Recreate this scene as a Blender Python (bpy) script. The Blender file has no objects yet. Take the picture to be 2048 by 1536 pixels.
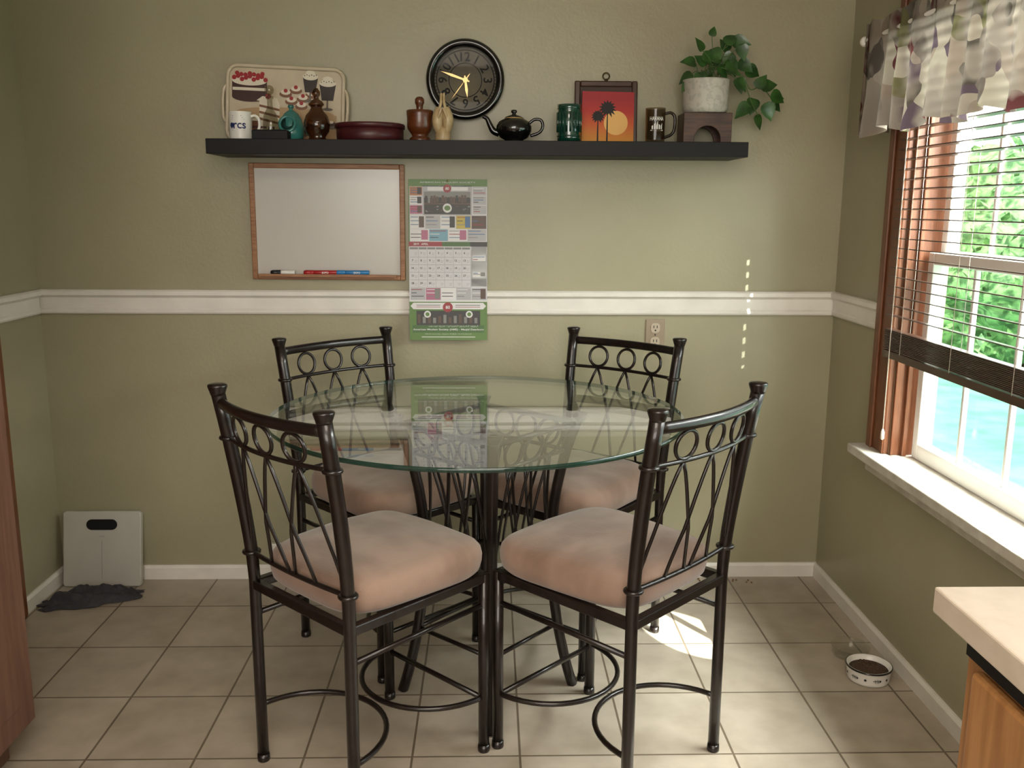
import bpy, random, bmesh
from math import *
from mathutils import Vector, Matrix, Euler, noise
S=bpy.context.scene
COL=bpy.context.collection
# ---------------------------------------------------------------- camera
H=1.42
f,p,yw,r=1835.6,.1906,.0251,.0054
F=Vector((sin(yw)*cos(p),cos(yw)*cos(p),-sin(p)));R0=Vector((cos(yw),-sin(yw),0));U0=R0.cross(F)
R=R0*cos(r)+U0*sin(r);U=-R0*sin(r)+U0*cos(r)
cd=bpy.data.cameras.new('camera');cam=bpy.data.objects.new('camera',cd);COL.objects.link(cam)
cam.matrix_world=Matrix(((R.x,U.x,-F.x,0),(R.y,U.y,-F.y,0),(R.z,U.z,-F.z,H),(0,0,0,1)))
cd.sensor_width=36;cd.lens=f/2048*36;cd.clip_start=.02
S.camera=cam
S.view_settings.view_transform='Standard'
S.view_settings.look='None'
S.view_settings.exposure=.85
XL,XR,YB=-1.64,1.284,3.383
ZC=2.44

# ---------------------------------------------------------------- materials
def lin(c):
    if isinstance(c,str):
        c=tuple(int(c[i:i+2],16)/255 for i in (0,2,4))
        c=tuple(x/12.92 if x<=.04045 else ((x+.055)/1.055)**2.4 for x in c)
    return (*c[:3],1)
MC={}
def M(name,col,rough=.5,metal=0,col2=None,ns=8,stretch=(1,1,1),bump=0,bs=60,coat=0,spec=.5,alpha=None,trans=0,detail=4,lo=.35,hi=.65,sheen=0):
    if name in MC:return MC[name]
    m=bpy.data.materials.new(name);m.use_nodes=True;N=m.node_tree.nodes;L=m.node_tree.links
    b=N['Principled BSDF'];b.inputs['Roughness'].default_value=rough;b.inputs['Metallic'].default_value=metal
    b.inputs['Specular IOR Level'].default_value=spec
    b.inputs['Coat Weight'].default_value=coat;b.inputs['Sheen Weight'].default_value=sheen
    b.inputs['Transmission Weight'].default_value=trans
    c1=lin(col)
    if col2 is None: c2=tuple(min(1,x*1.06+.002) for x in c1[:3])+(1,)
    else:c2=lin(col2)
    tc=N.new('ShaderNodeTexCoord');mp=N.new('ShaderNodeMapping');mp.inputs['Scale'].default_value=stretch
    nz=N.new('ShaderNodeTexNoise');nz.inputs['Scale'].default_value=ns;nz.inputs['Detail'].default_value=detail
    cr=N.new('ShaderNodeValToRGB');cr.color_ramp.elements[0].position=lo;cr.color_ramp.elements[1].position=hi
    cr.color_ramp.elements[0].color=c1;cr.color_ramp.elements[1].color=c2
    L.new(tc.outputs['Object'],mp.inputs[0]);L.new(mp.outputs[0],nz.inputs[0]);L.new(nz.outputs['Fac'],cr.inputs[0]);L.new(cr.outputs[0],b.inputs['Base Color'])
    if bump:
        n2=N.new('ShaderNodeTexNoise');n2.inputs['Scale'].default_value=bs;L.new(mp.outputs[0],n2.inputs[0])
        bp=N.new('ShaderNodeBump');bp.inputs['Strength'].default_value=bump;bp.inputs['Distance'].default_value=.01
        L.new(n2.outputs['Fac'],bp.inputs['Height']);L.new(bp.outputs[0],b.inputs['Normal'])
    MC[name]=m;return m
def glassmat(name,tint,ior=1.5,rough=0,solid=0,scol='556655'):
    m=bpy.data.materials.new(name);m.use_nodes=True;N=m.node_tree.nodes;L=m.node_tree.links;N.clear()
    out=N.new('ShaderNodeOutputMaterial');mx=N.new('ShaderNodeMixShader');tr=N.new('ShaderNodeBsdfTransparent');gl=N.new('ShaderNodeBsdfGlossy')
    gl.inputs['Roughness'].default_value=rough;tr.inputs['Color'].default_value=lin(tint);gl.inputs['Color'].default_value=(1,1,1,1)
    g=N.new('ShaderNodeNewGeometry');mr=N.new('ShaderNodeMapRange')
    mr.inputs['To Min'].default_value=ior;mr.inputs['To Max'].default_value=1/ior
    L.new(g.outputs['Backfacing'],mr.inputs['Value']);fr=N.new('ShaderNodeFresnel');L.new(mr.outputs[0],fr.inputs['IOR'])
    L.new(fr.outputs[0],mx.inputs[0])
    src=tr.outputs[0]
    if solid:
        df=N.new('ShaderNodeBsdfDiffuse');df.inputs[0].default_value=lin(scol);m2=N.new('ShaderNodeMixShader');m2.inputs[0].default_value=solid
        L.new(tr.outputs[0],m2.inputs[1]);L.new(df.outputs[0],m2.inputs[2]);src=m2.outputs[0]
    L.new(src,mx.inputs[1]);L.new(gl.outputs[0],mx.inputs[2]);L.new(mx.outputs[0],out.inputs[0]);return m

wallm=M('sage_green_paint','989277',.38,col2='9d977c',ns=3,bump=.06,bs=90,spec=.5)
whitem=M('white_trim_paint','d6d1c8',.35,col2='e0dbd2',ns=10)
ceilm=M('ceiling_paint','e2ddd4',.8)
iron=M('bronze_black_metal','150e0c',.33,metal=.35,col2='201613',ns=40,coat=.3,spec=.6)
suedem=M('taupe_suede','7d6353',.85,col2='937868',ns=4,stretch=(1,1.5,1),bump=.12,bs=220,sheen=.3,detail=3,lo=.42,hi=.58)
oak=M('oak_wood','845636',.45,col2='9b6d48',ns=14,stretch=(1,12,12),detail=6)
oakv=M('oak_wood_vertical','643a22',.4,col2='7a4a2e',ns=14,stretch=(14,14,1),detail=6)
cabm=M('maple_cabinet_wood','96663a',.4,col2='ad7b4b',ns=6,stretch=(12,12,1),detail=6)
pinkwood=M('rosy_cabinet_wood','684739',.45,col2='785646',ns=6,stretch=(12,12,1),detail=6)
shelfm=M('black_brown_shelf','070505',.5,col2='0b0807',ns=12,stretch=(1,10,10),spec=.25)
black=M('black_gloss','080708',.15,coat=.5)
blackmat=M('black_matte','0b0a0b',.6,spec=.3)
white=M('white_gloss','e2dfd8',.3)
def floormat():
    m=bpy.data.materials.new('beige_floor_tile');m.use_nodes=True;N=m.node_tree.nodes;L=m.node_tree.links;b=N['Principled BSDF']
    tc=N.new('ShaderNodeTexCoord');mp=N.new('ShaderNodeMapping');mp.inputs['Location'].default_value=(-.081+.283*20,.3125*20,0)
    L.new(tc.outputs['Object'],mp.inputs[0])
    br=N.new('ShaderNodeTexBrick');br.offset=0;br.squash=1
    br.inputs['Scale'].default_value=1;br.inputs['Brick Width'].default_value=.283;br.inputs['Row Height'].default_value=.3125
    br.inputs['Mortar Size'].default_value=.0034;br.inputs['Mortar Smooth'].default_value=.25
    br.inputs['Color1'].default_value=lin('ab9f8f');br.inputs['Color2'].default_value=lin('b3a797');br.inputs['Mortar'].default_value=lin('6f6252')
    L.new(mp.outputs[0],br.inputs[0])
    nz=N.new('ShaderNodeTexNoise');nz.inputs['Scale'].default_value=9;nz.inputs['Detail'].default_value=8;L.new(mp.outputs[0],nz.inputs[0])
    cr=N.new('ShaderNodeValToRGB');cr.color_ramp.elements[0].position=.3;cr.color_ramp.elements[0].color=(.78,.765,.74,1);cr.color_ramp.elements[1].position=.65;cr.color_ramp.elements[1].color=(1,1,1,1)
    L.new(nz.outputs['Fac'],cr.inputs[0])
    mx=N.new('ShaderNodeMix');mx.data_type='RGBA';mx.blend_type='MULTIPLY';mx.inputs['Factor'].default_value=1
    L.new(br.outputs['Color'],mx.inputs['A']);L.new(cr.outputs[0],mx.inputs['B']);L.new(mx.outputs['Result'],b.inputs['Base Color'])
    bp=N.new('ShaderNodeBump');bp.invert=True;bp.inputs['Strength'].default_value=.5;bp.inputs['Distance'].default_value=.003
    L.new(br.outputs['Fac'],bp.inputs['Height']);L.new(bp.outputs[0],b.inputs['Normal'])
    b.inputs['Roughness'].default_value=.36;b.inputs['Specular IOR Level'].default_value=.45
    return m

# ---------------------------------------------------------------- mesh builder
class MB:
    def __init__(s):s.v=[];s.f=[];s.m=[];s.s=[]
    def add(s,vs,fs,m=0,smooth=False,T=None):
        o=len(s.v)
        for v in vs:
            v=Vector(v); s.v.append(T@v if T is not None else v)
        for q in fs:s.f.append([o+i for i in q]);s.m.append(m);s.s.append(smooth)
    def box(s,a,b,m=0,T=None):
        x0,y0,z0=a;x1,y1,z1=b
        s.add([(x0,y0,z0),(x1,y0,z0),(x1,y1,z0),(x0,y1,z0),(x0,y0,z1),(x1,y0,z1),(x1,y1,z1),(x0,y1,z1)],
          [(3,2,1,0),(4,5,6,7),(0,1,5,4),(1,2,6,5),(2,3,7,6),(3,0,4,7)],m,False,T)
    def tube(s,pts,rad,m=0,closed=False,seg=10,T=None,flat=1.0):
        pts=[Vector(q) for q in pts];n=len(pts)
        rr=rad if isinstance(rad,(list,tuple)) else [rad]*n
        tg=[]
        for i in range(n):
            if closed:t=pts[(i+1)%n]-pts[i-1]
            else:t=pts[min(i+1,n-1)]-pts[max(i-1,0)]
            tg.append(t.normalized())
        a=Vector((0,0,1)) if abs(tg[0].z)<.9 else Vector((1,0,0))
        nn=(a-tg[0]*a.dot(tg[0])).normalized();vs=[]
        for i in range(n):
            nn=(nn-tg[i]*nn.dot(tg[i])).normalized();bb=tg[i].cross(nn)
            for k in range(seg):
                q=2*pi*k/seg;vs.append(pts[i]+nn*cos(q)*rr[i]*flat+bb*sin(q)*rr[i])
        fs=[]
        for i in range(n if closed else n-1):
            j=(i+1)%n
            for k in range(seg):
                l=(k+1)%seg;fs.append((i*seg+k,i*seg+l,j*seg+l,j*seg+k))
        if not closed:
            fs.append(tuple(range(seg-1,-1,-1)));fs.append(tuple((n-1)*seg+k for k in range(seg)))
        s.add(vs,fs,m,True,T)
    def lathe(s,prof,c=(0,0,0),seg=28,m=0,sx=1,sy=1,T=None,pw=2,smooth=True):
        vs=[];n=len(prof)
        for (rd,z) in prof:
            for k in range(seg):
                q=2*pi*k/seg;cc,ss=cos(q),sin(q)
                x=copysign(abs(cc)**(2/pw),cc);y=copysign(abs(ss)**(2/pw),ss)
                vs.append((c[0]+rd*x*sx,c[1]+rd*y*sy,c[2]+z))
        fs=[]
        for i in range(n-1):
            for k in range(seg):
                l=(k+1)%seg;fs.append((i*seg+k,i*seg+l,(i+1)*seg+l,(i+1)*seg+k))
        if prof[0][0]>1e-5:fs.append(tuple(range(seg-1,-1,-1)))
        if prof[-1][0]>1e-5:fs.append(tuple((n-1)*seg+k for k in range(seg)))
        s.add(vs,fs,m,smooth,T)
    def ball(s,c,rx,ry=None,rz=None,m=0,T=None,seg=16,st=9):
        ry=ry or rx;rz=rz or rx
        s.lathe([(max(1e-6,sin(pi*i/st)),-cos(pi*i/st)*rz) for i in range(st+1)],c,seg,m,rx,ry,T)
    # flat art: u->x, v->z, facing -Y
    def flat(s,pts,w,m,T=None,cyl=None):
        if cyl: s.add([(cyl*sin(u/cyl),-(cyl+w)*cos(u/cyl),v) for u,v in pts],[tuple(range(len(pts)))],m,False,T)
        else: s.add([(u,-w,v) for u,v in pts],[tuple(range(len(pts)))],m,False,T)
    def rect(s,u0,v0,u1,v1,w,m,T=None):
        if u0>u1:u0,u1=u1,u0
        if v0>v1:v0,v1=v1,v0
        s.flat([(u0,v0),(u1,v0),(u1,v1),(u0,v1)],w,m,T)
    def disc(s,u,v,ru,w,m,rv=None,T=None,n=24,cyl=None,a0=0,a1=2*pi):
        rv=rv or ru
        pts=[(u+ru*cos(a0+(a1-a0)*k/n),v+rv*sin(a0+(a1-a0)*k/n)) for k in range(n if a1-a0>6.2 else n+1)]
        s.flat(pts,w,m,T,cyl)
    def prism(s,pts,y0,y1,m=0,T=None):
        n=len(pts)
        vs=[(u,y0,v) for u,v in pts]+[(u,y1,v) for u,v in pts]
        fs=[tuple(range(n)),tuple(range(2*n-1,n-1,-1))]+[(i,i+n,(i+1)%n+n,(i+1)%n) for i in range(n)]
        s.add(vs,fs,m,False,T)
    def text(s,t,u,v,w,m,h=None,width=None,rot=0,cyl=None,T=None,bold=False):
        cu=bpy.data.curves.new('tmp','FONT');cu.body=t;cu.resolution_u=3
        if bold:cu.offset=.02
        ob=bpy.data.objects.new('tmp',cu);COL.objects.link(ob);dg=bpy.context.evaluated_depsgraph_get()
        me=bpy.data.meshes.new_from_object(ob.evaluated_get(dg))
        vs=[(q.co.x,q.co.y) for q in me.vertices];fs=[tuple(q.vertices) for q in me.polygons]
        bpy.data.objects.remove(ob);bpy.data.curves.remove(cu);bpy.data.meshes.remove(me)
        if not vs:return
        x0=min(a for a,b in vs);x1=max(a for a,b in vs);y0=min(b for a,b in vs);y1=max(b for a,b in vs)
        sc=(h/(y1-y0)) if h else width/(x1-x0)
        sx=width/(x1-x0) if width else sc
        o=[]
        for a,b in vs:
            a=(a-(x0+x1)/2)*sx;b=(b-(y0+y1)/2)*sc
            a,b=a*cos(rot)-b*sin(rot)+u,a*sin(rot)+b*cos(rot)+v
            o.append((cyl*sin(a/cyl),-(cyl+w)*cos(a/cyl),b) if cyl else (a,-w,b))
        s.add(o,fs,m,False,T)
    def build(s,name,mats,parent=None,bevel=0,label=None,seg=2,loc=None,sub=0):
        me=bpy.data.meshes.new(name);me.from_pydata(s.v,[],s.f)
        for k,x in enumerate(me.polygons):x.material_index=s.m[k];x.use_smooth=s.s[k]
        for a in (mats if isinstance(mats,(list,tuple)) else [mats]):me.materials.append(a)
        me.update()
        o=bpy.data.objects.new(name,me);COL.objects.link(o)
        if parent:o.parent=parent
        if loc:o.location=loc
        if bevel:
            b=o.modifiers.new('bevel','BEVEL');b.width=bevel;b.segments=seg;b.limit_method='ANGLE';b.angle_limit=.7
        if sub:
            b=o.modifiers.new('sub','SUBSURF');b.levels=sub;b.render_levels=sub
        if label:o['label']=label
        return o
def E(name,loc,label,cat,rz=0,rot=None,group=None):
    o=bpy.data.objects.new(name,None);o.empty_display_size=.05;COL.objects.link(o);o.location=loc
    o.rotation_euler=rot if rot else (0,0,rz)
    o['label']=label;o['category']=cat
    if group:o['group']=group
    return o
def tag(o,label,cat,group=None):
    o['label']=label;o['category']=cat
    if group:o['group']=group
    return o
def struct(o,label=None,cat=None):
    o['kind']='structure'
    o['label']=label or o.name.replace('_',' ')+' of the dining room in the house'
    o['category']=cat or o.name.split('_')[0]
    return o
def smoothpts(P,n=8,closed=False):
    P=[Vector(q) for q in P];o=[];N=len(P)
    for i in range(N if closed else N-1):
        if closed:a,b,c,d=P[i-1],P[i],P[(i+1)%N],P[(i+2)%N]
        else:a,b,c,d=P[max(i-1,0)],P[i],P[i+1],P[min(i+2,N-1)]
        for k in range(n):
            t=k/n;o.append(.5*((2*b)+(c-a)*t+(2*a-5*b+4*c-d)*t*t+(3*b-a-3*c+d)*t**3))
    if not closed:o.append(P[-1])
    return o

# ---------------------------------------------------------------- room shell
YF=-1.6
b=MB();b.box((XL-.14,YF-.14,-.1),(XR+.14,YB+.14,0));struct(b.build('floor',floormat()),'beige square ceramic tile floor with dark grout','floor')
b=MB();b.box((XL-.14,YF-.14,ZC),(XR+.14,YB+.14,ZC+.1));struct(b.build('ceiling',ceilm),'plain off-white painted ceiling','ceiling')
b=MB();b.box((XL-.14,YB,0),(XR+.14,YB+.14,ZC));struct(b.build('wall_back',wallm),'sage green painted wall behind the dining table','wall')
b=MB();b.box((XL-.14,YF,0),(XL,YB,ZC));struct(b.build('wall_left',wallm),'sage green painted side wall beside wooden door casing','wall')
b=MB();b.box((XL-.14,YF-.14,0),(XR+.14,YF,ZC));struct(b.build('wall_front',wallm),'sage green painted wall of the kitchen side','wall')
WY0,WY1,WZ0,WZ1=1.32,2.83,.645,2.0
b=MB()
b.box((XR,YF,0),(XR+.14,YB,WZ0-.012));b.box((XR,YF,WZ1),(XR+.14,YB,ZC));b.box((XR,YF,WZ0-.012),(XR+.14,WY0,WZ1));b.box((XR,WY1,WZ0-.012),(XR+.14,YB,WZ1))
struct(b.build('wall_right',wallm),'sage green painted wall holding the window','wall')
RP=[(0,1.03),(.012,1.03),(.016,1.036),(.016,1.044),(.011,1.05),(.011,1.088),(.017,1.094),(.024,1.098),(.024,1.112),(.018,1.118),(0,1.118)]
def mould(name,P0,P1,nrm,prof,label):
    P0,P1,nrm=Vector(P0),Vector(P1),Vector(nrm);n=len(prof);b=MB()
    vs=[P0+nrm*d+Vector((0,0,z)) for d,z in prof]+[P1+nrm*d+Vector((0,0,z)) for d,z in prof]
    b.add(vs,[tuple(range(n)),tuple(range(2*n-1,n-1,-1))]+[(i,i+n,(i+1)%n+n,(i+1)%n) for i in range(n)])
    o=b.build(name,whitem);struct(o,label,'trim' if 'trim' in name else 'baseboard')
    bm=bmesh.new();bm.from_mesh(o.data);bmesh.ops.recalc_face_normals(bm,faces=bm.faces);bm.to_mesh(o.data);bm.free()
mould('trim_1',(XL,YB,0),(XR,YB,0),(0,-1,0),RP,'white moulded chair rail across the back wall')
mould('trim_2',(XR,YB-.024,0),(XR,2.955,0),(-1,0,0),RP,'white moulded chair rail beside the window casing')
mould('trim_3',(XL,YB-.024,0),(XL,3.06,0),(1,0,0),RP,'white moulded chair rail beside the door casing')
BP=[(0,0),(.013,0),(.013,.045),(.007,.056),(0,.056)]
mould('baseboard_back',(XL,YB,0),(XR,YB,0),(0,-1,0),BP,'white painted baseboard along the back wall')
mould('baseboard_right',(XR,YB-.013,0),(XR,1.2,0),(-1,0,0),BP,'white painted baseboard below the window')
mould('baseboard_left',(XL,YB-.013,0),(XL,3.06,0),(1,0,0),BP,'white painted baseboard beside the door casing')
b=MB();b.box((XL,2.95,0),(XL+.022,3.055,2.1));b.box((XL,2.1,2.1),(XL+.022,3.055,2.2));b.box((XL+.022,2.965,0),(XL+.03,3.01,2.1))
struct(b.build('trim_4',oakv,bevel=.004),'stained wooden door casing on the side wall','trim')
b=MB();b.box((XL,2.1,.01),(XL+.012,2.95,2.1));
struct(b.build('door_1',oakv),'flat stained wooden door inside its casing','door')

# ---------------------------------------------------------------- window
W=bpy.data.objects.new('window_1',None);COL.objects.link(W);struct(W,'double-hung window with stained wood casing and white sashes','window')
b=MB()
x0,x1=XR-.018,XR
b.box((x0,WY1,WZ0),(x1,WY1+.12,WZ1+.09));b.box((x0,WY0-.1,WZ1),(x1,WY1,WZ1+.09));b.box((x0,WY0-.1,WZ0),(x1,WY0,WZ1))
b.box((x0-.008,WY1+.085,WZ0),(x0,WY1+.12,WZ1+.09));b.box((x0-.005,WY1+.0,WZ0),(x0,WY1+.02,WZ1))
b.box((XR,WY1-.014,WZ0),(XR+.12,WY1,WZ1));b.box((XR,WY0,WZ0),(XR+.12,WY0+.014,WZ1));b.box((XR,WY0,WZ1-.014),(XR+.12,WY1,WZ1))
b.box((XR+.03,WY1-.03,WZ0),(XR+.045,WY1-.014,WZ1))
b.build('window_casing',oakv,W,bevel=.003)
b=MB();b.box((XR-.075,WY0-.13,WZ0-.032),(XR,WY1+.15,WZ0));b.box((XR,WY0+.001,WZ0-.011),(XR+.135,WY1-.001,WZ0));b.box((XR-.022,WY0-.1,WZ0-.085),(XR,WY1+.12,WZ0-.032))
b.build('window_sill',M('worn_white_sill','b5ada0',.45,col2='cdc7bc',ns=14,stretch=(3,1,1)),W,bevel=.008,seg=3)
b=MB()
fx0,fx1=XR+.06,XR+.1
def ring(y0,y1,z0,z1,t,tb,xa,xb):
    b.box((xa,y0,z0),(xb,y0+t,z1));b.box((xa,y1-t,z0),(xb,y1,z1));b.box((xa,y0+t,z0),(xb,y1-t,z0+tb));b.box((xa,y0+t,z1-t),(xb,y1-t,z1))
ring(WY0+.014,WY1-.03,WZ0,1.29,.035,.05,fx0,fx1)
ring(WY0+.014,WY1-.03,1.25,WZ1-.014,.035,.045,fx0+.035,fx1+.035)
for y in (2.55,2.31,2.07,1.83,1.59):b.box((fx0+.015,y-.007,WZ0+.04),(fx1-.01,y+.007,1.27))
for y in (2.55,2.31,2.07,1.83,1.59):b.box((fx0+.05,y-.007,1.28),(fx1+.02,y+.007,WZ1-.03))
b.build('window_sash',white,W,bevel=.003)
b=MB();b.box((fx0+.02,WY0+.05,WZ0+.05),(fx0+.023,WY1-.065,1.255));b.box((fx0+.055,WY0+.05,1.295),(fx0+.058,WY1-.065,WZ1-.05))
b.build('window_glass',glassmat('window_pane_glass','f6faf8',1.3),W)

blm=M('dark_brown_slat','3a251c',.35,col2='4a3125',ns=10,stretch=(8,1,8),coat=.3)
B=E('window_blind',(1.238,2.08,.97),'brown wooden slat blind lowered over most of the window','blind')
b=MB();BY=.72
z=1.10-.97
while z<1.0:
    T=Matrix.Translation((0,0,z))@Matrix.Rotation(radians(6),4,'Y')
    b.box((-.0125,-BY,-.0014),(.0125,BY,.0014),0,T);z+=.029
b.build('slat',blm,B,label='row of thin open brown slats')
b=MB();b.box((-.014,-BY,0),(.014,BY,.022));
for i in range(14):b.box((-.013,-BY,.026+i*.0045),(.013,BY,.029+i*.0045))
b.build('bottom_rail',blm,B,bevel=.001)
b=MB();b.box((-.02,-BY,1.0),(.02,BY,1.04));b.build('head_rail',blm,B)
b=MB()
for y in (-.6,-.3,0,.3,.6):
    for x in (-.0135,.0135):b.tube([(x,y,.02),(x,y,1.0)],.0009,seg=5)
b.tube([(-.018,.66,-.22),(-.018,.66,1.0)],.0015,seg=6);b.lathe([(.002,.03),(.006,.02),(.006,0),(.003,-.004)],(-.018,.66,-.25),10)
b.build('cord',M('cord_white','cfc6b8',.7),B)
def valmat():
    m=bpy.data.materials.new('fruit_print_fabric');m.use_nodes=True;N=m.node_tree.nodes;L=m.node_tree.links
    N.clear();out=N.new('ShaderNodeOutputMaterial')
    tc=N.new('ShaderNodeTexCoord');mp=N.new('ShaderNodeMapping');mp.inputs['Scale'].default_value=(.6,1,.7)
    L.new(tc.outputs['Object'],mp.inputs[0])
    n0=N.new('ShaderNodeTexNoise');n0.inputs['Scale'].default_value=9;L.new(mp.outputs[0],n0.inputs[0])
    va=N.new('ShaderNodeVectorMath');va.operation='MULTIPLY_ADD';va.inputs[1].default_value=(.12,.12,.12);L.new(n0.outputs['Color'],va.inputs[0]);L.new(mp.outputs[0],va.inputs[2])
    vo=N.new('ShaderNodeTexVoronoi');vo.inputs['Scale'].default_value=17;L.new(va.outputs[0],vo.inputs[0])
    cr=N.new('ShaderNodeValToRGB');cr.color_ramp.interpolation='CONSTANT';e=cr.color_ramp.elements
    cs=['8f8072','655c55','a29687','5a3434','786e65','575049','968a7c','5c4e56','a39989','6a6549']
    e[0].position=0;e[0].color=lin(cs[0]);e[1].position=.1;e[1].color=lin(cs[1])
    for i in range(2,10):
        q=e.new(i/10);q.color=lin(cs[i])
    sp=N.new('ShaderNodeSeparateColor');L.new(vo.outputs['Color'],sp.inputs[0]);L.new(sp.outputs[0],cr.inputs[0])
    nz=N.new('ShaderNodeTexNoise');nz.inputs['Scale'].default_value=14;L.new(mp.outputs[0],nz.inputs[0])
    mx=N.new('ShaderNodeMix');mx.data_type='RGBA';mx.inputs['B'].default_value=lin('8f8479')
    mr=N.new('ShaderNodeMapRange');mr.inputs['From Min'].default_value=.47;mr.inputs['From Max'].default_value=.6
    L.new(nz.outputs['Fac'],mr.inputs[0]);L.new(mr.outputs[0],mx.inputs['Factor']);L.new(cr.outputs[0],mx.inputs['A'])
    d=N.new('ShaderNodeBsdfDiffuse');t=N.new('ShaderNodeBsdfTranslucent');ms=N.new('ShaderNodeMixShader');ms.inputs[0].default_value=.32
    L.new(mx.outputs['Result'],d.inputs[0]);L.new(mx.outputs['Result'],t.inputs[0]);L.new(d.outputs[0],ms.inputs[1]);L.new(t.outputs[0],ms.inputs[2]);L.new(ms.outputs[0],out.inputs[0])
    return m
V=E('valance',(1.19,2.05,1.65),'gathered fruit-print fabric valance hung over the window','curtain')
b=MB();n=420;rows=[.0,.05,.12,.2,.26,.285,.30,.335];vs=[];fs=[]
path=[]
for i in range(n+1):
    s=i/n*2.02
    if s<.1:path.append((.09-s,.96,s)) 
    else:path.append((-.01,.96-(s-.1),s))
for x,y,s in path:
    for zz in rows:
        amp=.024*(1-.75*min(1,zz/.285)) if zz<.285 else .008
        w=sin(s*62+1.3*sin(s*17)+.6*noise.noise((s*6,zz*3,0)))*amp+noise.noise((s*9,zz*6,3))*.01*(1-zz)
        dz=.014*sin(s*23+.7)*(1-zz/.3) if zz<.1 else (.004*sin(s*80) if zz>.3 else 0)
        if s<.1: vs.append((x,y+w*.5,zz+dz))
        else: vs.append((x+w,y+.006*cos(s*62),zz+dz))
m_=len(rows)
for i in range(n):
    for j in range(m_-1):fs.append((i*m_+j,(i+1)*m_+j,(i+1)*m_+j+1,i*m_+j+1))
b.add(vs,fs,0,True);b.build('fabric',valmat(),V)
b=MB();b.tube([(.094,.985,.29),(.03,.985,.29),(0,.98,.29),(0,.93,.29),(0,-.85,.29)],.008,seg=10);b.ball((-.0,.985,.29),.016)
b.build('curtain_rod',white,V)
# ---------------------------------------------------------------- outdoors
leafm=M('hedge_leaves','2f5a26',.6,col2='7fa864',ns=9,bump=.8,bs=14,detail=8,lo=.4,hi=.6)
lawn=M('lawn_grass','4e9070',.9,col2='68a888',ns=3,bump=.3,bs=80)
b=MB();b.box((XR+.6,-6,-.35),(14,14,-.3));o=tag(b.build('lawn',lawn),'sunlit green lawn outside the window','grass');o['kind']='stuff'
def hedge(c,s,seed,label):
    b=MB();nu,nv=60,36;vs=[];fs=[]
    for j in range(nv+1):
        for i in range(nu):
            a=2*pi*i/nu;t=pi*j/nv;v=Vector((sin(t)*cos(a),sin(t)*sin(a),-cos(t)))
            k=1+.18*noise.noise(v*3+Vector((seed,0,0)))+.12*noise.noise(v*9+Vector((seed,2,0)))+.07*noise.noise(v*23)
            vs.append((v.x*s[0]*k,v.y*s[1]*k,max(-.299-c[2],v.z*s[2]*k)))
    for j in range(nv):
        for i in range(nu):fs.append((j*nu+i,j*nu+(i+1)%nu,(j+1)*nu+(i+1)%nu,(j+1)*nu+i))
    b.add(vs,fs,0,True)
    rnd=random.Random(seed)
    for q in range(1700):
        v=Vector((-abs(rnd.gauss(0,1)),rnd.gauss(0,1),rnd.gauss(0,1))).normalized()
        P=Vector((v.x*s[0],v.y*s[1],v.z*s[2]))*rnd.uniform(.92,1.15)
        if P.z+c[2]<-.2:continue
        a=Vector((rnd.uniform(-1,1),rnd.uniform(-1,1),rnd.uniform(-1,1)))*.07;c2=a.cross(Vector((rnd.uniform(-1,1),rnd.uniform(-1,1),rnd.uniform(-1,1))).normalized())*.6
        b.add([P-a,P+c2,P+a,P-c2],[(0,1,2,3)],0)
    o=b.build('bush',leafm,loc=c);tag(o,label,'bush')
hedge((5.2,5.9,.5),(1.2,1.2,.95),1,'leafy green bush growing outside the window')
hedge((6.6,10.6,.8),(1.9,2.1,1.3),7,'leafy green bush farther out on the lawn')

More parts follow.
